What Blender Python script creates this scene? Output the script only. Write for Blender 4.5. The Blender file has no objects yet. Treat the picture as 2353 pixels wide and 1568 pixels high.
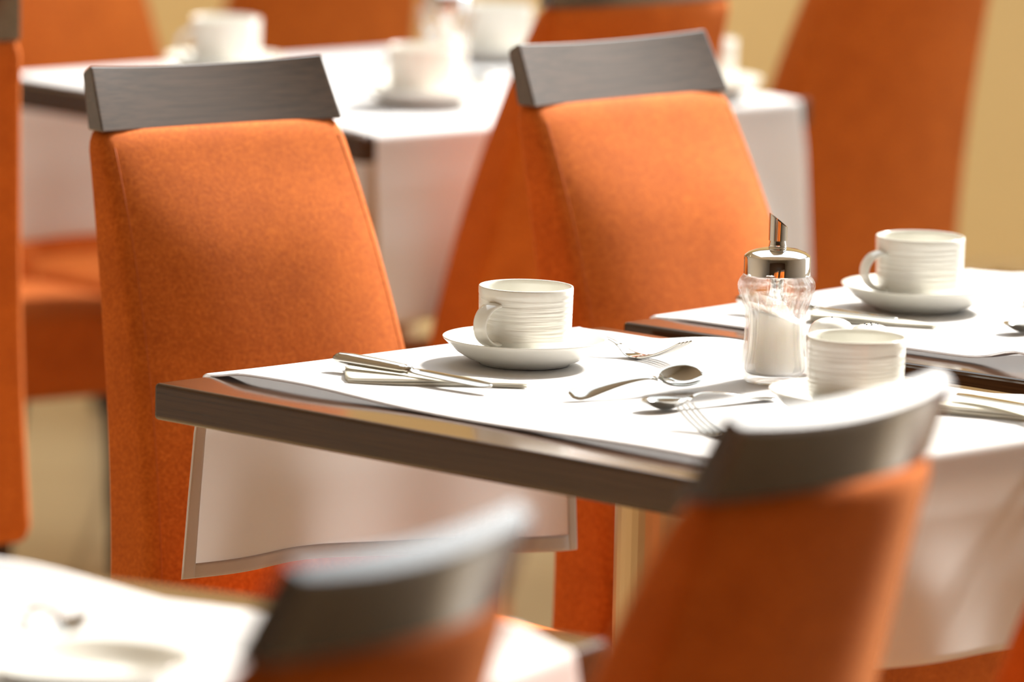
import bpy, bmesh, math, random
from mathutils import Vector, Matrix
random.seed(7)
SC = bpy.context.scene
COL = SC.collection
PI = math.pi

# ------------------------------------------------------------------ camera
PITCH = math.atan((784 + 1560) / 15800.0)
ROLL = math.radians(1.3)
cam_d = bpy.data.cameras.new('camera'); cam = bpy.data.objects.new('camera', cam_d); COL.objects.link(cam)
fwd = Vector((0, math.cos(PITCH), -math.sin(PITCH)))
up0 = Vector((0, math.sin(PITCH), math.cos(PITCH))); r0 = Vector((1, 0, 0))
rt = r0 * math.cos(ROLL) + up0 * math.sin(ROLL)
up = up0 * math.cos(ROLL) - r0 * math.sin(ROLL)
m = Matrix((rt, up, -fwd)).transposed().to_4x4(); m.translation = (0, 0, 1.73)
cam.matrix_world = m
cam_d.sensor_width = 36.0; cam_d.sensor_fit = 'HORIZONTAL'; cam_d.lens = 15800 / 2353 * 36
cam_d.dof.use_dof = True; cam_d.dof.focus_distance = 6.5; cam_d.dof.aperture_fstop = cam_d.lens / 62.0
cam_d.clip_start = 0.1; cam_d.clip_end = 100
SC.camera = cam

# ------------------------------------------------------------------ light
SKY = 2.1
w = bpy.data.worlds.new('sky'); SC.world = w; w.use_nodes = True
bg = w.node_tree.nodes['Background']; bg.inputs[0].default_value = (0.90, 0.97, 1.0, 1); bg.inputs[1].default_value = SKY
sun_d = bpy.data.lights.new('sun', 'SUN'); sun = bpy.data.objects.new('sun', sun_d); COL.objects.link(sun)
sun_d.energy = 10.0; sun_d.angle = math.radians(8); sun_d.color = (1.0, 0.95, 0.87)
sun_dir = Vector((0.50, 0.615, 0.61)).normalized()       # towards the sun, behind the tables and to the right
sun.rotation_euler = sun_dir.to_track_quat('Z', 'Y').to_euler(); sun.location = sun_dir * 12
vs = SC.view_settings
vs.view_transform = 'Standard'; vs.look = 'None'; vs.gamma = 1.0; vs.use_curve_mapping = False
vs.exposure = 0.4
SC.cycles.max_bounces = 10; SC.cycles.transmission_bounces = 10; SC.cycles.transparent_max_bounces = 12
SC.cycles.sample_clamp_indirect = 6.0
SC.cycles.use_denoising = True

# ------------------------------------------------------------------ materials
def mat(name, color, rough=0.5, metal=0.0, **kw):
    m = bpy.data.materials.new(name); m.use_nodes = True
    b = m.node_tree.nodes['Principled BSDF']
    b.inputs['Base Color'].default_value = (*color, 1); b.inputs['Roughness'].default_value = rough
    b.inputs['Metallic'].default_value = metal
    for k, v in kw.items():
        b.inputs[k.replace('_', ' ')].default_value = v
    return m
def nodes(m): return m.node_tree.nodes, m.node_tree.links, m.node_tree.nodes['Principled BSDF']
def coords(m, scale=(1, 1, 1), kind='Object'):
    N, L, b = nodes(m)
    tc = N.new('ShaderNodeTexCoord'); mp = N.new('ShaderNodeMapping')
    mp.inputs['Scale'].default_value = scale
    L.new(tc.outputs[kind], mp.inputs[0]); return mp.outputs[0]
def noise(m, vec, scale, detail=4, rough=0.5, dist=0.0):
    N, L, b = nodes(m); n = N.new('ShaderNodeTexNoise')
    n.inputs['Scale'].default_value = scale; n.inputs['Detail'].default_value = detail
    n.inputs['Roughness'].default_value = rough; n.inputs['Distortion'].default_value = dist
    L.new(vec, n.inputs['Vector']); return n.outputs['Fac']
def ramp(m, fac, stops):
    N, L, b = nodes(m); r = N.new('ShaderNodeValToRGB'); e = r.color_ramp.elements
    e[0].position, e[0].color = stops[0][0], (*stops[0][1], 1); e[1].position, e[1].color = stops[-1][0], (*stops[-1][1], 1)
    for p, c in stops[1:-1]:
        q = e.new(p); q.color = (*c, 1)
    L.new(fac, r.inputs[0]); return r.outputs[0]
def bump(m, fac, strength, dist):
    N, L, b = nodes(m); u = N.new('ShaderNodeBump')
    u.inputs['Strength'].default_value = strength; u.inputs['Distance'].default_value = dist
    L.new(fac, u.inputs['Height']); L.new(u.outputs[0], b.inputs['Normal']); return u

def fabric_mat():
    m = mat('orange_velour', (0.64, 0.155, 0.018), 0.85, Sheen_Weight=0.16, Sheen_Roughness=0.45, Specular_IOR_Level=0.15)
    N, L, b = nodes(m); b.inputs['Sheen Tint'].default_value = (1.0, 0.55, 0.25, 1)
    v = coords(m); n = noise(m, v, 260, 5, 0.7); n2 = noise(m, v, 22, 3)
    c = ramp(m, n, [(0.3, (0.42, 0.083, 0.008)), (0.5, (0.57, 0.130, 0.014)), (0.72, (0.74, 0.195, 0.026))])
    mx = N.new('ShaderNodeMix'); mx.data_type = 'RGBA'; mx.blend_type = 'MULTIPLY'
    mx.inputs[0].default_value = 1.0
    c2 = ramp(m, n2, [(0.3, (0.86, 0.82, 0.8)), (0.7, (1, 1, 1))])
    L.new(c, mx.inputs[6]); L.new(c2, mx.inputs[7]); L.new(mx.outputs[2], b.inputs['Base Color'])
    bump(m, n, 0.35, 0.0012); return m
def wood_mat(name, dark, light, rough, coat=0.3, spec=0.5):
    m = mat(name, dark, rough, Coat_Weight=coat, Coat_Roughness=0.12, Specular_IOR_Level=spec)
    N, L, b = nodes(m)
    v = coords(m, (1.6, 60, 90)); n = noise(m, v, 5, 6, 0.65, 0.4)
    L.new(ramp(m, n, [(0.3, dark), (0.62, light)]), b.inputs['Base Color']); bump(m, n, 0.10, 0.0004); return m
def cloth_mat(name, color, trans):
    m = mat(name, color, 0.9, Specular_IOR_Level=0.1); N, L, b = nodes(m)
    v = coords(m); a = noise(m, v, 900, 2); bump(m, a, 0.25, 0.0005)
    t = N.new('ShaderNodeBsdfTranslucent'); t.inputs[0].default_value = (*color, 1)
    x = N.new('ShaderNodeMixShader'); x.inputs[0].default_value = trans
    L.new(b.outputs[0], x.inputs[1]); L.new(t.outputs[0], x.inputs[2]); L.new(x.outputs[0], N['Material Output'].inputs[0]); return m
def porcelain_mat(name, ribs):
    m = mat(name, (0.80, 0.79, 0.73), 0.12, Specular_IOR_Level=0.5, Coat_Weight=0.3, Coat_Roughness=0.05)
    if ribs:
        v = coords(m, (16, 16, 300)); n = noise(m, v, 1.0, 2.0, 0.4)
        bump(m, n, 0.9, 0.0016)
    return m
def glass_mat():
    m = bpy.data.materials.new('clear_glass'); m.use_nodes = True; N, L, b = nodes(m)
    b.inputs['Base Color'].default_value = (1, 1, 1, 1); b.inputs['Roughness'].default_value = 0.0
    b.inputs['Transmission Weight'].default_value = 1.0; b.inputs['IOR'].default_value = 1.47
    t = N.new('ShaderNodeBsdfTransparent'); x = N.new('ShaderNodeMixShader'); x.inputs[0].default_value = 0.55
    L.new(b.outputs[0], x.inputs[1]); L.new(t.outputs[0], x.inputs[2]); L.new(x.outputs[0], N['Material Output'].inputs[0]); return m
FABRIC = fabric_mat()
SEAM = mat('orange_thread', (0.50, 0.11, 0.012), 0.8)
RAIL = wood_mat('wenge_rail', (0.014, 0.007, 0.005), (0.075, 0.042, 0.030), 0.42, 1.0, 0.5); RAIL.node_tree.nodes['Principled BSDF'].inputs['Coat IOR'].default_value = 1.75
LEGW = wood_mat('wenge_leg', (0.020, 0.011, 0.007), (0.045, 0.026, 0.018), 0.4)
TOPW = wood_mat('table_veneer', (0.032, 0.014, 0.006), (0.068, 0.030, 0.012), 0.10, 0.25, 0.4)
STEEL = mat('brushed_column', (0.62, 0.47, 0.30), 0.42, 0.85)
CLOTH = cloth_mat('white_linen', (0.91, 0.90, 0.90), 0.45)
HEM = cloth_mat('white_linen_hem', (0.86, 0.81, 0.81), 0.15)
NAPKIN = cloth_mat('cream_paper_napkin', (0.88, 0.85, 0.74), 0.2)
CHINA = porcelain_mat('white_porcelain', False)
RIBBED = porcelain_mat('ribbed_porcelain', True)
HOLE = mat('hole_dark', (0.02, 0.02, 0.02), 0.8)
CUTLERY = mat('stainless_steel', (0.52, 0.51, 0.48), 0.10, 1.0)
CHROME = mat('chrome', (0.86, 0.86, 0.86), 0.035, 1.0)
GLASS = glass_mat()
SUGAR = mat('white_sugar', (0.92, 0.88, 0.82), 0.8, Subsurface_Weight=0.9, Subsurface_Scale=0.02)
SUGAR.node_tree.nodes['Principled BSDF'].inputs['Subsurface Radius'].default_value = (1, .9, .75)
N_, L_, b_ = nodes(SUGAR); bump(SUGAR, noise(SUGAR, coords(SUGAR), 1600, 2), 0.5, 0.0006)
WALL = mat('gold_plaster', (0.66, 0.45, 0.20), 0.8)
L_ = WALL.node_tree.links; L_.new(ramp(WALL, noise(WALL, coords(WALL), 0.9, 3), [(0.3, (0.55, 0.37, 0.155)), (0.7, (0.62, 0.42, 0.18))]), WALL.node_tree.nodes['Principled BSDF'].inputs['Base Color'])
PLAIN = mat('cream_paint', (0.72, 0.69, 0.64), 0.8)
PANEL = wood_mat('walnut_panel', (0.10, 0.05, 0.028), (0.17, 0.09, 0.05), 0.5)
FRAME = mat('window_frame_paint', (0.60, 0.58, 0.54), 0.5)
def floor_mat():
    m = mat('beige_tile', (0.45, 0.32, 0.18), 0.35); N, L, b = nodes(m)
    br = N.new('ShaderNodeTexBrick'); br.offset = 0.0
    L.new(coords(m), br.inputs['Vector'])
    br.inputs['Scale'].default_value = 1.0; br.inputs['Brick Width'].default_value = 0.6; br.inputs['Row Height'].default_value = 0.6
    br.inputs['Mortar Size'].default_value = 0.006
    br.inputs['Color1'].default_value = (0.46, 0.33, 0.18, 1); br.inputs['Color2'].default_value = (0.40, 0.28, 0.15, 1)
    br.inputs['Mortar'].default_value = (0.25, 0.17, 0.09, 1)
    L.new(br.outputs['Color'], b.inputs['Base Color']); return m
FLOOR = floor_mat()

# ------------------------------------------------------------------ helpers
def link(name, bm, material, parent=None, smooth=True, mods=()):
    me = bpy.data.meshes.new(name); bmesh.ops.recalc_face_normals(bm, faces=bm.faces); bm.to_mesh(me); bm.free()
    mats = material if isinstance(material, (list, tuple)) else [material]
    for x in mats: me.materials.append(x)
    if smooth: me.polygons.foreach_set('use_smooth', [True] * len(me.polygons))
    o = bpy.data.objects.new(name, me); COL.objects.link(o)
    if parent: o.parent = parent
    for kind, kw in mods:
        md = o.modifiers.new(kind.lower(), kind)
        for k, v in kw.items(): setattr(md, k, v)
    return o
def thing(name, label, cat, loc=(0, 0, 0), rz=0.0, group=None):
    o = bpy.data.objects.new(name, None); COL.objects.link(o); o.empty_display_size = 0.05
    o.location = loc; o.rotation_euler = (0, 0, rz); tag(o, label, cat, group); return o
def tag(o, label, cat, group=None, kind=None):
    o['label'] = label; o['category'] = cat
    if group: o['group'] = group
    if kind: o['kind'] = kind
    return o
def copy_tree(o, parent=None):
    c = o.copy(); COL.objects.link(c)
    if parent: c.parent = parent
    for ch in list(o.children): copy_tree(ch, c)
    return c
def box(bm, lo, hi, mtx=None):
    vs_ = [bm.verts.new((x, y, z)) for x in (lo[0], hi[0]) for y in (lo[1], hi[1]) for z in (lo[2], hi[2])]
    for f in ((0, 1, 3, 2), (4, 6, 7, 5), (0, 4, 5, 1), (2, 3, 7, 6), (0, 2, 6, 4), (1, 5, 7, 3)):
        bm.faces.new([vs_[i] for i in f])
    if mtx: bmesh.ops.transform(bm, matrix=mtx, verts=vs_)
    return vs_
def loft(bm, rings, cap=True, closed=True):
    R = [[bm.verts.new(p) for p in r] for r in rings]
    n = len(R[0])
    for a, b in zip(R, R[1:]):
        for i in range(n if closed else n - 1):
            bm.faces.new((a[i], a[(i + 1) % n], b[(i + 1) % n], b[i]))
    if cap:
        bm.faces.new(R[0][::-1]); bm.faces.new(R[-1])
    return R
def lathe(bm, prof, n=48, rfun=None):
    """prof: (r, z) pairs; r = 0 makes a pole"""
    rings = []
    for r, z in prof:
        if r <= 1e-6: rings.append([bm.verts.new((0, 0, z))])
        else:
            ring = []
            for i in range(n):
                a = 2 * PI * i / n; rr = rfun(r, z, a) if rfun else r
                ring.append(bm.verts.new((rr * math.cos(a), rr * math.sin(a), z)))
            rings.append(ring)
    for a, b in zip(rings, rings[1:]):
        for i in range(n):
            j = (i + 1) % n
            if len(a) == 1 and len(b) == 1: continue
            if len(a) == 1: bm.faces.new((a[0], b[i], b[j]))
            elif len(b) == 1: bm.faces.new((a[i], a[j], b[0]))
            else: bm.faces.new((a[i], a[j], b[j], b[i]))
def interp(tab, x):
    if x <= tab[0][0]: return tab[0][1]
    for (a, b), (c, d) in zip(tab, tab[1:]):
        if x <= c: return b + (d - b) * (x - a) / (c - a)
    return tab[-1][1]
def smooth_interp(tab, x):
    n = len(tab)
    if x <= tab[0][0]: return tab[0][1]
    if x >= tab[-1][0]: return tab[-1][1]
    k = max(i for i in range(n) if tab[i][0] <= x); k = min(k, n - 2)
    def sl(i):
        if i == 0: return (tab[1][1] - tab[0][1]) / (tab[1][0] - tab[0][0])
        if i == n - 1: return (tab[-1][1] - tab[-2][1]) / (tab[-1][0] - tab[-2][0])
        return (tab[i + 1][1] - tab[i - 1][1]) / (tab[i + 1][0] - tab[i - 1][0])
    h = tab[k + 1][0] - tab[k][0]; t = (x - tab[k][0]) / h
    return ((2*t**3 - 3*t*t + 1) * tab[k][1] + (t**3 - 2*t*t + t) * h * sl(k) + (-2*t**3 + 3*t*t) * tab[k+1][1] + (t**3 - t*t) * h * sl(k+1))
def sstep(a, b, x):
    t = min(1, max(0, (x - a) / (b - a))); return t * t * (3 - 2 * t)
def struct(name, bm, m, smooth=False):
    o = link(name, bm, m, None, smooth); o['kind'] = 'structure'; return o

# ------------------------------------------------------------------ the room
X0, X1, Y0, Y1, ZT = -4.5, 4.5, -2.5, 12.8, 3.6
bm = bmesh.new(); box(bm, (X0 - .2, Y0 - .2, -.1), (X1 + .2, Y1 + .2, 0)); struct('floor', bm, FLOOR)
bm = bmesh.new(); box(bm, (X0 - .2, Y1, 0), (X1 + .2, Y1 + .2, ZT)); struct('wall_back', bm, WALL)
bm = bmesh.new(); box(bm, (X0 - .2, Y0, 0), (X0, Y1, ZT)); struct('wall_left', bm, PLAIN)
bm = bmesh.new(); box(bm, (X0 - .2, Y0 - .2, 0), (X1 + .2, Y0, ZT)); struct('wall_front', bm, PANEL)
# right wall: sill and lintel with three tall window openings between piers
bm = bmesh.new()
wins = [(8.3, 10.2), (10.6, 12.5)]
box(bm, (X1, Y0, 0), (X1 + .2, Y1, .35)); box(bm, (X1, Y0, 3.2), (X1 + .2, Y1, ZT))
edges = [Y0] + [v for p in wins for v in p] + [Y1]
for a, b in zip(edges[::2], edges[1::2]): box(bm, (X1, a, .35), (X1 + .2, b, 3.2))
struct('wall_right', bm, PLAIN)
for k, (a, b) in enumerate(wins):
    bm = bmesh.new()
    for lo, hi in (((a, .35), (a + .06, 3.2)), ((b - .06, .35), (b, 3.2)), ((a, .35), (b, .41)), ((a, 3.14), (b, 3.2)), (((a + b) / 2 - .03, .35), ((a + b) / 2 + .03, 3.2))):
        box(bm, (X1 + .06, lo[0], lo[1]), (X1 + .13, hi[0], hi[1]))
    struct('window_%d' % (k + 1), bm, FRAME)
# ceiling with a long roof light
SX0, SX1, SY0, SY1 = -1.3, 3.8, 7.1, 12.2
bm = bmesh.new()
box(bm, (X0 - .2, Y0 - .2, ZT), (SX0, Y1 + .2, ZT + .15)); box(bm, (SX1, Y0 - .2, ZT), (X1 + .2, Y1 + .2, ZT + .15))
box(bm, (SX0, Y0 - .2, ZT), (SX1, SY0, ZT + .15)); box(bm, (SX0, SY1, ZT), (SX1, Y1 + .2, ZT + .15))
struct('ceiling', bm, PLAIN)
bm = bmesh.new()
box(bm, (SX0, SY0, ZT + .04), (SX0 + .06, SY1, ZT + .12)); box(bm, (SX1 - .06, SY0, ZT + .04), (SX1, SY1, ZT + .12))
box(bm, (SX0, SY0, ZT + .04), (SX1, SY0 + .06, ZT + .12)); box(bm, (SX0, SY1 - .06, ZT + .04), (SX1, SY1, ZT + .12))
struct('window_3', bm, FRAME)

# ------------------------------------------------------------------ dining chairs
FRONT = [(.34, .012), (.47, .0), (.55, -.016), (.65, -.043), (.75, -.078), (.85, -.121), (.925, -.158)]
REAR = [(.34, -.072), (.47, -.080), (.55, -.092), (.65, -.113), (.75, -.139), (.85, -.168), (.925, -.192)]
def bw(z): return .292 + .16 * (.925 - z)
def back_ring(z, inset=0.0, side=None):
    hw = bw(z) / 2 - inset; yf = smooth_interp(FRONT, z) - inset; yr = smooth_interp(REAR, z) + inset
    k = sstep(.925, .80, z) * sstep(.34, .5, z)
    bf = .004 + .018 * k; br = .028
    r = min(.012, (yf - yr) * .42)
    pts = []
    n = 14
    for i in range(n + 1):                                       # front face, left to right
        x = -hw + r + (2 * hw - 2 * r) * i / n; u = x / hw
        pts.append((x, yf + bf * (1 - abs(u) ** 3), z))
    for i in range(1, 5):
        a = PI / 2 - (PI / 2) * i / 4
        pts.append((hw - r + r * math.cos(a), yf - r + r * math.sin(a) + bf * (1 - abs(1 - r / hw) ** 3) * (1 - i / 4), z))
    for i in range(0, 5):
        a = -(PI / 2) * i / 4
        pts.append((hw - r + r * math.cos(a), yr + r + r * math.sin(a), z))
    for i in range(n - 1, 0, -1):
        x = -hw + r + (2 * hw - 2 * r) * i / n; u = x / (hw - r)
        pts.append((x, yr - br * (1 - u * u), z))
    for i in range(0, 5):
        a = -PI / 2 - (PI / 2) * i / 4
        pts.append((-hw + r + r * math.cos(a), yr + r + r * math.sin(a), z))
    for i in range(0, 4):
        a = PI - (PI / 2) * i / 4
        pts.append((-hw + r + r * math.cos(a), yf - r + r * math.sin(a) + bf * (1 - abs(1 - r / hw) ** 3) * (i / 4), z))
    return pts
def make_chair():
    t = thing('dining_chair', '', 'chair')
    # backrest
    bm = bmesh.new()
    zs = [.325, .332, .345, .36] + [.38 + .02 * i for i in range(27)] + [.908, .916, .921]
    ins = {.325: .010, .332: .004, .908: .0008, .916: .003, .921: .007}
    loft(bm, [back_ring(z, ins.get(z, 0)) for z in zs])
    back = link('backrest', bm, FABRIC, t)
    for s in (-1, 1):                                             # stitched seam between front and side panels
        bm = bmesh.new(); rings = []
        for i in range(40):
            z = .34 + .565 * i / 39; c = back_ring(z)[14 if s > 0 else 0]
            rings.append([(c[0] + .0006 * math.cos(q * PI / 3), c[1] - .0001 + .0006 * math.sin(q * PI / 3), c[2]) for q in range(6)])
        loft(bm, rings); link('seam', bm, SEAM, back)
    # wooden top rail: straight front, bowed rear, thinner at the top
    bm = bmesh.new(); rings = []
    for z, yf, yr, hw, ins_ in ((.9195, -.1555, -.181, .1455, .001), (.9215, -.1555, -.182, .1455, 0), (.982, -.1865, -.2025, .140, 0), (.985, -.1895, -.2010, .1385, 0)):
        ring = []
        n = 72; k = .55 if z > .95 else 0.0; bow = .014 if z > .95 else .030
        def rp(x, y): return (x, y, z + k * (y + .1865))
        for i in range(n + 1):
            u = -1 + 2 * i / n; ring.append(rp(u * (hw - ins_), yf - .008 * (1 - u * u)))
        for i in range(n, -1, -1):
            u = -1 + 2 * i / n; ring.append(rp(u * (hw - ins_), yr - bow * (1 - u * u)))
        rings.append(ring)
    loft(bm, rings)
    link('top_rail', bm, RAIL, t, smooth=False, mods=[('BEVEL', dict(width=.0018, segments=2, limit_method='ANGLE', angle_limit=math.radians(50)))])
    # seat
    bm = bmesh.new(); rings = []
    def sring(z, ins_):
        ring = []
        y0, y1 = .004 + ins_, .315 - ins_
        for i in range(44):
            a = 2 * PI * i / 44; e = .22
            cx = math.copysign(abs(math.cos(a)) ** e, math.cos(a)); cy = math.copysign(abs(math.sin(a)) ** e, math.sin(a))
            yy = (y0 + y1) / 2 + cy * (y1 - y0) / 2
            hw = .180 + .012 * (yy - y0) / (y1 - y0) - ins_
            ring.append((cx * hw, yy, z))
        return ring
    for z, i_ in ((.332, .008), (.338, .002), (.35, 0), (.424, 0), (.435, .003), (.443, .012), (.448, .04), (.451, .10)): rings.append(sring(z, i_))
    loft(bm, rings); link('seat', bm, FABRIC, t)
    for sx in (-1, 1):
        for y0, y1 in ((.270, .280), (-.02, -.06)):
            bm = bmesh.new(); rings = []
            for z, h in ((0, .013), (.2, .016), (.333, .019)):
                yy = y1 + (y0 - y1) * z / .333; x = sx * (.155 - .002 * z)
                rings.append([(x - h, yy - h, z), (x + h, yy - h, z), (x + h, yy + h, z), (x - h, yy + h, z)])
            loft(bm, rings); link('leg', bm, LEGW, t, smooth=False)
    return t
CHAIR = make_chair(); chair_used = [False]
def chair(root, face, label, group='orange dining chairs with dark top rails'):
    o = CHAIR if not chair_used[0] else copy_tree(CHAIR)
    chair_used[0] = True
    o.location = (root[0], root[1], 0); o.rotation_euler = (0, 0, math.atan2(-face[0], face[1]))
    o['label'] = label; o['group'] = group; return o
def chair_by_point(pt, y_local, face, label):
    n = math.hypot(*face); f = (face[0] / n, face[1] / n)
    return chair((pt[0] - f[0] * y_local, pt[1] - f[1] * y_local), f, label)
chair_by_point((-.296, 6.900), -.1555, (.590, -.807), 'sharp orange dining chair facing the camera, behind the bare corner of the near table')
chair_by_point((.122, 7.225), -.1555, (.700, -.714), 'slightly soft orange dining chair facing the camera, behind the cup and sugar dispenser')
chair_by_point((.224, 4.830), -.182, (-.818, .575), 'blurred orange chair seen from behind, its rail covering the ribbed cup at the table corner')
chair_by_point((-.0600, 4.215), -.195, (-.866, .50), 'blurred dark rail chair seen from behind, lowest in view, beside the foreground cloth and spoon')
chair_by_point((.148, 8.271), -.182, (-.66, .75), 'orange chair seen from behind, hidden behind another dark rail and leaning the opposite way')
chair_by_point((.501, 9.229), -.130, (-.62, .785), 'tall dark red orange chair back at the right, before the gold wall')
chair_by_point((-.697, 7.63), -.182, (-.30, .95), 'orange chair cut by the left picture edge, dark rail at the top corner')
chair_by_point((-.627, 9.495), -.070, (.65, -.76), 'bright orange chair back behind the far table, above its left end')
chair_by_point((-.288, 10.60), -.115, (-.60, .80), 'dark orange chair back in shade, furthest one, between two far white cups')
chair_by_point((-.600, 8.80), .315, (.59, -.807), 'orange chair showing only its sunlit seat beside the far table cloth')
chair_by_point((.55, 5.26), -.155, (-.78, .62), 'orange chair cut by the right edge low down, beside the hanging pink cloth')

# ------------------------------------------------------------------ tables
T = .75
def vec2(o, e1, e2, s, t): return (o[0] + e1[0] * s + e2[0] * t, o[1] + e1[1] * s + e2[1] * t)
class Frame:
    def __init__(self, o, e1, L, W):
        n = math.hypot(*e1); self.o = o; self.e1 = (e1[0] / n, e1[1] / n); self.e2 = (-self.e1[1], self.e1[0]); self.L, self.W = L, W
        self.rz = math.atan2(self.e1[1], self.e1[0])
    def pt(self, s, t): return vec2(self.o, self.e1, self.e2, s, t)
def table(fr, label):
    c = fr.pt(fr.L / 2, fr.W / 2)
    t = thing('dining_table', label, 'table', (c[0], c[1], 0), fr.rz, 'dark wooden dining tables')
    bm = bmesh.new(); box(bm, (-fr.L / 2, -fr.W / 2, T - .0345), (fr.L / 2, fr.W / 2, T))
    link('tabletop', bm, TOPW, t, smooth=False, mods=[('BEVEL', dict(width=.0042, segments=4))])
    bm = bmesh.new(); lathe(bm, [(0, .025), (.034, .025), (.034, T - .045), (0, T - .045)], 32); link('column', bm, STEEL, t, smooth=False)
    bm = bmesh.new(); box(bm, (-.11, -.11, T - .046), (.11, .11, T - .034)); link('mounting_plate', bm, STEEL, t, smooth=False)
    bm = bmesh.new(); lathe(bm, [(0, 0), (.20, 0), (.20, .008), (.06, .024), (0, .026)], 48); link('foot', bm, STEEL, t)
    return t
FA = Frame((-.331, 6.291), (.715, -.699), .71, .60)
FB = Frame((.109, 6.752), (.759, -.651), .71, .62)
FC = Frame((-.6895, 8.827), (.67, -.74), .75, .76)
FD = Frame((-.540, 5.422), (.878, -.479), .703, .62)
FD = Frame((FD.o[0] - FD.e2[0] * .62, FD.o[1] - FD.e2[1] * .62), (.878, -.479), .703, .62)
table(FA, 'dark wooden dining table in focus, its bare corner pointing left')
table(FB, 'dark wooden dining table pushed up behind the sharp one, at the right')
table(FC, 'far blurred dining table between the rows of orange chairs')
table(FD, 'foreground blurred dining table at the lower left corner')

def cloth(fr, label, t0, t1, hang, seed, lift_front=.006, lift_back=.006, hem=False, hang2=None, back_wave=.008, skew=0.0, bump_front=0.0, bump_at=.13, bump_w=.09):
    rnd = random.Random(seed); ph = [rnd.uniform(0, 6.28) for _ in range(8)]
    hang2 = hang if hang2 is None else hang2
    rad = .007
    def P(s, t, off=0.0):
        """s along the runner, t across it; off pushes towards the underside"""
        lift = .0012
        df, db = t - t0, t1 - t
        lift += lift_front * math.exp(-max(df - .008, 0) / .05) * (.40 + .25 * math.sin(11 * s + ph[0]) + bump_front * math.exp(-((s - bump_at) / bump_w) ** 2))
        lift += back_wave * math.exp(-max(db - .006, 0) / .035) * max(0, .35 + .65 * math.sin(17 * s + ph[1] + .8 * math.sin(7 * s)))
        lift += .0006 * math.sin(14 * s + ph[2]) * math.sin(11 * t + ph[3]) + .0006
        drop, sgn, base = 0.0, 0, s
        if s < 0: drop, sgn, base = -s * (1 + skew * (t - t0) / (t1 - t0)), -1, 0.0
        elif s > fr.L: drop, sgn, base = s - fr.L, 1, fr.L
        if sgn == 0:
            d = min(s, fr.L - s)
            p = fr.pt(s, t); return (p[0], p[1], T + lift * (sstep(-.004, .05, d) * .85 + .15) - off)
        lift *= .15
        arc = rad * PI / 2
        if drop < arc:
            a = drop / rad; out = rad * math.sin(a); z = T + .0008 + lift - rad * (1 - math.cos(a)); dz = 0
            nx, nz = math.sin(a), math.cos(a)
        else:
            out = rad; z = T + .0008 + lift - rad - (drop - arc); nx, nz = 1, 0
        q = max(0, drop - arc) / (hang)
        out += .006 * min(q * 4, 1) + q * (.014 + .012 * math.sin(13 * t + ph[4]) + .006 * math.sin(31 * t + ph[5])) * sstep(0, .6, q)
        z += q * (.006 * math.sin(7.5 * t + ph[6]))
        tt = t + (t - (t0 + t1) / 2) * .05 * q
        p = fr.pt(base + sgn * (out - off * nx), tt)
        return (p[0], p[1], z - off * nz)
    ns = [-hang + hang * i / 26 for i in range(22)] + [-.03 + .004 * i for i in range(12)]
    ns += [.018 + (fr.L - .036) * i / 60 for i in range(61)]
    ns += [fr.L - .014 + .004 * i for i in range(12)] + [fr.L + .034 + (hang2 - .034) * i / 24 for i in range(25)]
    ns = sorted(ns)
    W = t1 - t0
    nt = [t0 + v for v in (0, .0015, .003, .005, .007, .010, .014, .02)] + [t0 + .03 + (W - .06) * i / 44 for i in range(45)] + [t1 - v for v in (.02, .014, .010, .007, .005, .003, .0015, 0)]
    bm = bmesh.new()
    loft(bm, [[P(s, t) for t in nt] for s in ns], cap=False, closed=False)
    o = link('tablecloth', bm, CLOTH, None, mods=[('SOLIDIFY', dict(thickness=.0008, offset=0))])
    tag(o, label, 'tablecloth', 'white table runners')
    bm = bmesh.new(); off = .0016
    loft(bm, [[P(s, t0 + .0004 + v * .016, off) for v in (0, .25, .5, .75, 1)] for s in [.004 + (fr.L - .008) * i / 90 for i in range(91)]], cap=False, closed=False)
    if hem: hb = bm
    else: link('hem', bm, HEM, o, mods=[('SOLIDIFY', dict(thickness=.0008, offset=0))])
    if hem:
        off = .0014; bm = hb; hs = [-hang + .001 + (hang - .024) * i / 20 for i in range(21)]
        loft(bm, [[P(s, t0 + .0005 + v * .0125, off) for v in (0, .25, .5, .75, 1)] for s in hs], cap=False, closed=False)
        loft(bm, [[P(s, t1 - .0005 - v * .0125, off) for v in (0, .25, .5, .75, 1)] for s in hs], cap=False, closed=False)
        loft(bm, [[P(-hang + .001 + v * .0135, t, off) for v in (0, .25, .5, .75, 1)] for t in [t0 + .013 + (W - .026) * i / 50 for i in range(51)]], cap=False, closed=False)
        link('hem', bm, HEM, o, mods=[('SOLIDIFY', dict(thickness=.0008, offset=0))])
    return o
cloth(FA, 'white cloth across the sharp table, hanging down in front of the left orange chair', .068, .570, .203, 3, .008, .004, True, .190, .012, .10, .35)
cloth(FB, 'white cloth on the rear right table with curling edges', .050, .575, .19, 5, .006, .004, False, .19, .010, 0.0, 2.0, .45, .035)
cloth(FC, 'white cloth on the far blurred table, hanging between two orange chairs', .015, .735, .235, 8, .004, .004)
cloth(FD, 'white cloth on the foreground table at the lower left', .06, .555, .17, 11, .006, .004, False, .17, .016)

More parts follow.
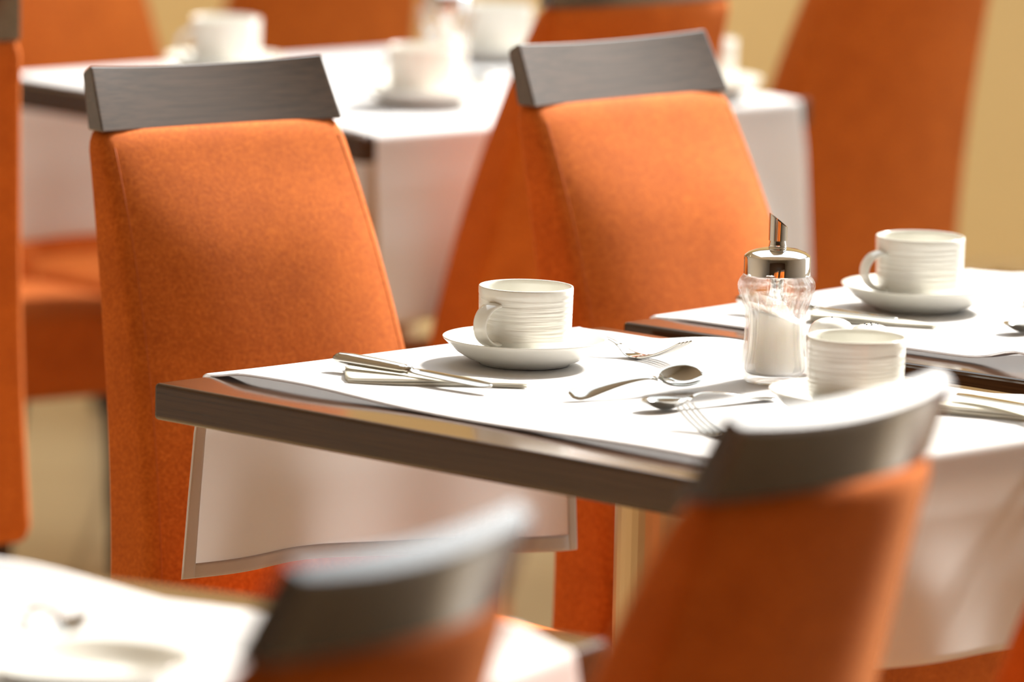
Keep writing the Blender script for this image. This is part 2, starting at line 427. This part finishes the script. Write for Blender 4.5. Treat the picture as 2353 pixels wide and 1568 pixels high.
# ------------------------------------------------------------------ crockery
def make_cup():
    t = thing('coffee_cup', '', 'cup')
    prof = [(0, .0022), (.034, .0022), (.0355, 0), (.0385, 0), (.0400, .002), (.0408, .011), (.0428, .0135), (.0440, .0155)]
    prof += [(.0440 + .0010 * i / 8, .0155 + .0425 * i / 8) for i in range(1, 9)]
    prof += [(.0449, .0595), (.0452, .061), (.0452, .0665), (.0447, .0680), (.0436, .0683), (.0427, .0675), (.0422, .064), (.0412, .020), (.039, .010), (.034, .0062), (0, .0055)]
    bm = bmesh.new(); lathe(bm, prof, 64)
    for f in bm.faces:
        c = f.calc_center_median(); f.material_index = 1 if .0155 < c.z < .0585 and math.hypot(c.x, c.y) > .0430 else 0
    link('body', bm, [CHINA, RIBBED], t)
    bm = bmesh.new(); rings = []                                  # flat ear handle in the x-z plane
    n = 26
    for i in range(n + 1):
        a = math.radians(118 - 236 * i / n)
        cx, cz = .0445 + .0205 * math.cos(a) * (1.0 if math.cos(a) > 0 else .45), .0345 + .0185 * math.sin(a)
        tx, tz = math.cos(a), math.sin(a)
        wd = .0080 + .0016 * abs(math.sin(a)); th = .0029
        ring = []
        for k in range(12):
            b = 2 * PI * k / 12
            ring.append((cx + tx * th * math.cos(b), wd * math.sin(b), cz + tz * th * math.cos(b)))
        rings.append(ring)
    loft(bm, rings); link('handle', bm, CHINA, t)
    return t
def make_saucer():
    prof = [(0, .003), (.036, .003), (.040, 0), (.0435, 0), (.0450, .0022), (.055, .0055), (.066, .0125), (.0755, .0215), (.0782, .0242), (.0785, .0252), (.0778, .0256), (.074, .0238), (.064, .0155), (.054, .0090), (.044, .0062), (0, .0058)]
    bm = bmesh.new(); lathe(bm, prof, 72); o = link('saucer', bm, CHINA); return o
CUP = make_cup(); SAUCER = make_saucer(); used = {'c': 0, 's': 0}
def place_saucer(x, y, label):
    o = SAUCER if not used['s'] else SAUCER.copy()
    if used['s']: COL.objects.link(o)
    used['s'] += 1; o.location = (x, y, T + .0026); tag(o, label, 'saucer', 'white saucers'); return o
def place_cup(x, y, hdir, label, on_saucer=True):
    o = CUP if not used['c'] else copy_tree(CUP)
    used['c'] += 1; o.location = (x, y, T + .0026 + (.0063 if on_saucer else 0)); o.rotation_euler = (0, 0, math.atan2(hdir[1], hdir[0]))
    tag(o, label, 'cup', 'white ribbed coffee cups'); return o
def setting(x, y, hdir, lab_cup, lab_saucer): place_saucer(x, y, lab_saucer); place_cup(x, y, hdir, lab_cup)
setting(.0123, 6.4473, (-.66, -.75), 'white ribbed coffee cup standing sharp left of the sugar dispenser', 'white saucer under the sharp cup beside the knife')
setting(.4094, 6.8728, (-.88, -.47), 'white ribbed coffee cup on the rear right table before the red chair', 'white saucer under the cup on the rear right table')
setting(.3121, 6.1650, (.05, 1), 'white ribbed cup partly hidden behind the blurred foreground chair rail', 'white saucer by the forks and spoon, half covered by the chair rail')
setting(-.3808, 8.8916, (-.9, -.4), 'blurred white cup above the left chair rail on the far table', 'blurred saucer at the left of the far table')
setting(-.1196, 8.5936, (-.9, -.4), 'blurred white cup nearest on the far table, between two dark rails', 'blurred saucer nearest on the far table, between two dark rails')
setting(-.0268, 9.1421, (.6, .8), 'blurred cream cup behind the far sugar dispenser', 'blurred saucer behind the far sugar dispenser')
setting(.235, 8.765, (.6, .8), 'blurred white cup peeking out right of the second chair rail', 'blurred saucer peeking out right of the second chair rail')
place_saucer(-.3000, 4.8360, 'blurred white plate on the foreground table in the bottom left corner')

# ------------------------------------------------------------------ sugar dispensers
def jar_r(z): return smooth_interp([(0, .0265), (.004, .0300), (.012, .0322), (.020, .0318), (.035, .0297), (.055, .0289), (.068, .0297), (.082, .0345), (.090, .0366), (.096, .0352), (.100, .0322), (.104, .0300)], z)
def make_dispenser():
    t = thing('sugar_dispenser', '', 'sugar dispenser')
    bm = bmesh.new()
    zs = [0, .002, .004, .008, .012] + [.016 + .003 * i for i in range(24)] + [.088, .091, .094, .097, .100, .104, .110]
    prof = [(0, .001), (.020, .0008)] + [(jar_r(z) if z < .104 else .0300, z) for z in zs]
    inner = [(.0275, .110), (.0275, .100), (jar_r(.094) - .0045, .094), (jar_r(.088) - .004, .088)] + [(jar_r(z) - .0034, z) for z in (.08, .07, .06, .05, .04, .03, .02, .012)] + [(jar_r(.008) - .005, .008), (.018, .0065), (0, .0062)]
    def fl(r, z, a):
        if r < .021: return r
        k = sstep(.010, .022, z) * sstep(.090, .078, z)
        return r - .0017 * k * abs(math.sin(a * 9))
    lathe(bm, prof + [(.0290, .1105)], 252, fl)
    lathe(bm, [(.0290, .1105)] + inner, 252)
    bmesh.ops.remove_doubles(bm, verts=bm.verts, dist=1e-5)
    link('glass_jar', bm, GLASS, t)
    bm = bmesh.new()
    lathe(bm, [(.0303, .1012), (.0312, .1012), (.0312, .1185), (.0306, .1196), (.0270, .1222), (.020, .1248), (.0110, .1262), (0, .1268)], 64)
    lid = link('lid', bm, CHROME, t)
    md = lid.modifiers.new('edge', 'EDGE_SPLIT'); md.split_angle = math.radians(40)
    bm = bmesh.new(); lathe(bm, [(0, .126), (.0088, .1258), (.0082, .130), (.0074, .1335), (.0074, .1342), (0, .1342)], 32); link('collar', bm, CHROME, t)
    bm = bmesh.new(); rings = []                                  # slanted cut tube
    n = 32
    def ring(r, top):
        return [(r * math.cos(2 * PI * i / n), r * math.sin(2 * PI * i / n), (.1525 - .0066 * math.cos(2 * PI * i / n) / .0086 * r if top else .1335)) for i in range(n)]
    loft(bm, [ring(.0086, False), ring(.0086, True), ring(.0076, True), ring(.0076, False)], cap=False)
    sp = link('spout', bm, CHROME, t); md = sp.modifiers.new('edge', 'EDGE_SPLIT'); md.split_angle = math.radians(40)
    bm = bmesh.new(); lathe(bm, [(.0050, .078), (.0066, .078), (.0066, .101), (.0050, .101), (.0050, .078)], 32); link('inner_tube', bm, CHROME, t)
    return t
def make_sugar():
    bm = bmesh.new(); n = 64; rings = []
    for k in range(25):
        f = k / 24; ring = []
        for i in range(n):
            a = 2 * PI * i / n
            top = .0645 - .0085 * math.cos(a) + .0012 * math.sin(3 * a)
            z = .0084 + (top - .0084) * f; r = jar_r(z) - .0042 - (.0014 if k == 0 else 0)
            ring.append((r * math.cos(a), r * math.sin(a), z))
        rings.append(ring)
    for q in (.7, .35): rings.append([(x * q, y * q, .0645 + (z - .0645) * q + .001) for x, y, z in rings[24]])
    loft(bm, rings); return link('sugar', bm, SUGAR)
DISP = make_dispenser(); SUG = make_sugar()
DISP.location = (.2462, 6.3687, T + .0026); tag(DISP, 'glass sugar dispenser with chrome lid and spout, sharp on the near table', 'sugar dispenser', 'sugar dispensers')
SUG.location = (.2462, 6.3687, T + .0026); tag(SUG, 'white sugar sloping inside the sharp glass dispenser', 'sugar', None, 'stuff')
d2 = copy_tree(DISP); d2.location = (-.0942, 8.8273, T + .0026); tag(d2, 'blurred glass sugar dispenser among cups on the far table', 'sugar dispenser', 'sugar dispensers')
s2 = SUG.copy(); COL.objects.link(s2); s2.location = d2.location; tag(s2, 'white sugar inside the far blurred dispenser', 'sugar', None, 'stuff')

# ------------------------------------------------------------------ salt and pepper
def shaker(x, y, holes, name, label):
    t = thing(name, label, 'shaker', (x, y, T + .0026), 0, 'porcelain salt and pepper shakers')
    bm = bmesh.new(); lathe(bm, [(0, 0), (.017, 0), (.0185, .0015), (.0200, .012), (.0215, .028), (.0222, .038), (.0218, .042), (.0200, .0465), (.0165, .0502), (.0115, .0528), (.006, .0541), (0, .0545)], 48)
    link('body', bm, CHINA, t)
    for px, py in holes:
        bm = bmesh.new(); r = math.hypot(px, py); z = interp([(0, .0545), (.006, .0541), (.0115, .0528)], r)
        bmesh.ops.create_uvsphere(bm, u_segments=10, v_segments=6, radius=.0011); bmesh.ops.translate(bm, verts=bm.verts, vec=(px, py, z - .0004))
        link('hole', bm, HOLE, t)
shaker(.3014, 6.4199, [(0, 0)], 'salt_shaker', 'white dome shaker behind the hidden cup, nearer the sugar dispenser')
shaker(.3367, 6.3848, [(0, 0), (.006, 0), (-.006, 0), (0, .006), (0, -.006), (.0045, .0045), (-.0045, -.0045)], 'pepper_shaker', 'white dome shaker with several holes, right one of the pair')

# ------------------------------------------------------------------ cutlery
def sheet(bm, xs, wfun, zfun, dfun, th, n=10):
    """closed blade-like body along x: top and bottom surface"""
    rings = []
    for x in xs:
        w, z, d, h = wfun(x), zfun(x), dfun(x), th(x)
        topp = []; bot = []
        for i in range(n + 1):
            v = -1 + 2 * i / n
            zz = z + d * v * v; e = h * math.sqrt(max(0, 1 - (v * .96) ** 2)) / 2
            topp.append((x, v * w, zz + e)); bot.append((x, v * w, zz - e))
        rings.append(topp + bot[::-1])
    loft(bm, rings)
def lin(a, b, n): return [a + (b - a) * i / n for i in range(n + 1)]
def make_knife():
    t = thing('table_knife', '', 'knife')
    bm = bmesh.new()
    W = [(0, .0040), (.003, .0074), (.010, .0090), (.05, .0080), (.085, .0066), (.0875, .0048), (.090, .0060), (.093, .0048)]
    H = [(0, .005), (.004, .0095), (.02, .0112), (.06, .0102), (.085, .0088), (.0875, .0066), (.090, .0088), (.093, .0060)]
    rings = []
    for x in lin(0, .093, 40):
        w_, h = interp(W, x), interp(H, x) / 2
        rings.append([(x, w_ * math.cos(2 * PI * k / 16), .0055 + h * math.sin(2 * PI * k / 16)) for k in range(16)])
    loft(bm, rings); link('handle', bm, CUTLERY, t)
    bm = bmesh.new()
    B = [(.092, .0035), (.098, .0060), (.11, .0082), (.16, .0092), (.178, .0086), (.186, .0066), (.190, .0038), (.1915, .0008)]
    sheet(bm, lin(.092, .1915, 40), lambda x: smooth_interp(B, x), lambda x: .0055 - .014 * max(0, x - .093), lambda x: 0, lambda x: .0022 if x > .10 else .003)
    link('blade', bm, CUTLERY, t); return t
def make_spoon():
    t = thing('dessert_spoon', '', 'spoon')
    L = .148
    Wd = [(0, .004), (.004, .0075), (.012, .0082), (.035, .0055), (.07, .0034), (.094, .0034), (.100, .0052), (.108, .0110), (.122, .0150), (.134, .0142), (.143, .0098), (.147, .0050), (.148, .0015)]
    Zc = [(0, .0020), (.02, .0034), (.06, .0112), (.085, .0125), (.098, .0082), (.108, .0036), (.122, .0012), (.134, .0030), (.148, .0098)]
    D = [(0, 0), (.094, 0), (.100, .0012), (.110, .0062), (.122, .0088), (.136, .0070), (.145, .0022), (.148, 0)]
    bm = bmesh.new(); xs = lin(0, .0955, 30)
    sheet(bm, xs, lambda x: smooth_interp(Wd, x), lambda x: smooth_interp(Zc, x), lambda x: interp(D, x), lambda x: .0022)
    link('handle', bm, CUTLERY, t)
    bm = bmesh.new()
    sheet(bm, lin(.095, .148, 34), lambda x: smooth_interp(Wd, x), lambda x: smooth_interp(Zc, x), lambda x: max(0, smooth_interp(D, x)), lambda x: .0014, 16)
    link('bowl', bm, CUTLERY, t); return t
def make_fork():
    t = thing('table_fork', '', 'fork')
    Wd = [(0, .004), (.004, .0080), (.015, .0088), (.04, .0058), (.08, .0034), (.108, .0036), (.118, .0068), (.128, .0112), (.136, .0118), (.141, .0118)]
    Zc = [(0, .0020), (.02, .0034), (.06, .0125), (.09, .0160), (.108, .0120), (.122, .0036), (.134, .0012), (.150, .0030), (.170, .0100), (.190, .0205)]
    bm = bmesh.new(); sheet(bm, lin(0, .112, 34), lambda x: smooth_interp(Wd, x), lambda x: smooth_interp(Zc, x), lambda x: 0, lambda x: .0022); link('handle', bm, CUTLERY, t)
    bm = bmesh.new(); sheet(bm, lin(.111, .141, 16), lambda x: smooth_interp(Wd, x), lambda x: smooth_interp(Zc, x), lambda x: .0008, lambda x: .0020)
    link('head', bm, CUTLERY, t)
    for k in range(4):
        yc = -.0096 + .0064 * k
        bm = bmesh.new(); rings = []
        for x in lin(.139, .190, 22):
            f = (x - .139) / .051; hw = .0020 * (1 - .45 * f) if f < .95 else .0007
            z = smooth_interp(Zc, x) + .0006
            rings.append([(x, yc * (1 - .05 * f) + hw * math.cos(2 * PI * q / 8), z + .0014 * math.sin(2 * PI * q / 8)) for q in range(8)])
        loft(bm, rings); link('tine', bm, CUTLERY, t)
    return t
PROTO = {'k': make_knife(), 's': make_spoon(), 'f': make_fork()}; seen = set()
def cut(kind, start, toward, z, label, tilt=0.0, roll=0.0):
    o = PROTO[kind] if kind not in seen else copy_tree(PROTO[kind]); seen.add(kind)
    o.location = (start[0], start[1], z); o.rotation_euler = (roll, tilt, math.atan2(toward[1] - start[1], toward[0] - start[0]))
    tag(o, label, {'k': 'knife', 's': 'spoon', 'f': 'fork'}[kind], {'k': 'steel table knives', 's': 'steel spoons', 'f': 'steel forks'}[kind]); return o
Z = T + .003
NAP_T = .0072
cut('k', (-.1645, 6.3704), (-.0176, 6.2477), Z + NAP_T + .0010, 'steel knife lying across the folded napkin left of the sharp cup', .024, .16)
cut('k', (.535, 6.090), (.3968, 6.2505), Z + NAP_T + .001, 'steel knife on the napkin at the right edge of the near table')
cut('k', (.2253, 6.823), (.3828, 6.7055), Z + NAP_T + .001, 'blurred steel knife on the rear right table, in front of its cup')
cut('s', (.054, 6.2200), (.1655, 6.3000), Z + .0035, 'steel spoon with its hollow up, between the cup and the sugar dispenser', -.03, .55)
cut('s', (.2420, 6.2500), (.140, 6.178), Z, 'steel spoon pointing left, bowl beside the fork prongs near the table edge')
cut('s', (.600, 6.800), (.4904, 6.708), Z, 'steel spoon on the rear right table, cut by the right picture edge')
cut('s', (-.36, 5.12), (-.318, 5.005), Z + .004, 'blurred spoon on the foreground table at the lower left', -.03, .5)
cut('s', (.04, 8.80), (-.0576, 8.8862), Z, 'blurred spoon on the far table beside the dark rail')
fl_ = Vector((.1653 - .0939, 6.4953 - 6.5489)).normalized()
cut('f', (.1653 - fl_.x * .190, 6.4600 - fl_.y * .190), (.1653, 6.4600), Z, 'steel fork behind the sharp saucer, prongs pointing right')
fd = Vector((0.1453 - 0.1859, 6.0967 - 6.0366)).normalized()
cut('f', (0.1573 - fd.x * .186, 6.0787 - fd.y * .186), (0.1573, 6.0787), Z, 'steel fork nearest the camera, prongs pointing up left beside a spoon')
cut('f', (.435, 7.005), (.5316, 6.9073), Z, 'blurred steel fork on the rear right table behind its saucer')

# ------------------------------------------------------------------ folded napkins
def napkin(p0, pdir, length, width, label, seed, thick=NAP_T, z=Z):
    """folded paper napkin: serpentine layers, folded edge along p0 + pdir"""
    rnd = random.Random(seed); n = math.hypot(*pdir); d = (pdir[0] / n, pdir[1] / n); q = (-d[1], d[0])
    lay = 5; step = thick / (lay - 1) ; prof = []
    for k in range(lay):
        zk = .0006 + step * k * .92; vs_ = [0.0, .08, .3, .6, .9, 1.0]
        row = [(v * (width - .0015 * (k % 3)), zk) for v in vs_]
        prof += row if k % 2 == 0 else row[::-1]
    bm = bmesh.new(); rings = []
    for i in range(31):
        u = i / 30; ring = []
        for v, zz in prof:
            sq = (1 - .55 * u) * (1 - .35 * sstep(.0, .9, v / width))
            a = u * length + .002 * math.sin(v * 90 + seed); b = v * (1 - .80 * u ** 1.3) - .003 * math.sin(u * 5 + seed) 
            ring.append((p0[0] + d[0] * a + q[0] * b, p0[1] + d[1] * a + q[1] * b, z + zz * sq + .0006 * math.sin(u * 9 + zz * 700) * zz / thick))
        rings.append(ring)
    loft(bm, rings, cap=False, closed=False)
    o = link('paper_napkin', bm, NAPKIN, None, mods=[('SOLIDIFY', dict(thickness=.0005, offset=0))])
    tag(o, label, 'napkin', 'folded cream napkins'); return o
napkin((-.1526, 6.2834), (.165, .0061), .166, .095, 'folded cream napkin under the knife beside the sharp cup', 1)
napkin((.385, 6.205), (.078, -.045), .16, .10, 'folded cream napkin at the right edge of the near table', 2)
napkin((.295, 6.755), (.110, -.02), .125, .075, 'blurred cream napkin on the rear right table before its cup', 3)

# ------------------------------------------------------------------ ceiling lamps and spots added to brighten the back wall
def ceiling_lamp(x, y, label):
    t = thing('ceiling_lamp', label, 'lamp', (x, y, ZT), 0, 'recessed ceiling lamps')
    bm = bmesh.new(); lathe(bm, [(.05, -.004), (.075, -.004), (.075, 0), (.05, 0), (.05, -.004)], 32); link('trim_ring', bm, FRAME, t)
    g = mat('lamp_glow', (1, .9, .7), .5); g.node_tree.nodes['Principled BSDF'].inputs['Emission Color'].default_value = (1, .8, .5, 1)
    g.node_tree.nodes['Principled BSDF'].inputs['Emission Strength'].default_value = 40
    bm = bmesh.new(); lathe(bm, [(0, -.002), (.05, -.002)], 32); link('bulb_disc', bm, g, t)
def added_wall_spot(x, y, tx, label):  # extra unseen lamp, put in only to brighten the back wall
    ceiling_lamp(x, y, label)
    d = bpy.data.lights.new('added_wall_spot_light', 'SPOT'); d.energy = 200; d.color = (1.0, .86, .62); d.spot_size = math.radians(58); d.spot_blend = .7; d.shadow_soft_size = .05
    o = bpy.data.objects.new('added_wall_spot_light', d); COL.objects.link(o); o.location = (x, y, ZT - .02)
    o.rotation_euler = (Vector((x, y, ZT)) - Vector((tx, Y1, .5))).to_track_quat('Z', 'Y').to_euler()
added_wall_spot(-2.5, 9.7, .7, 'added ceiling lamp brightening the right part of the gold back wall')
added_wall_spot(-2.0, 10.8, -.7, 'added ceiling lamp brightening the left part of the gold back wall')
ceiling_lamp(-1.4, 3.2, 'recessed warm ceiling lamp left of the roof light')
ceiling_lamp(.6, 2.6, 'recessed warm ceiling lamp in front of the roof light')
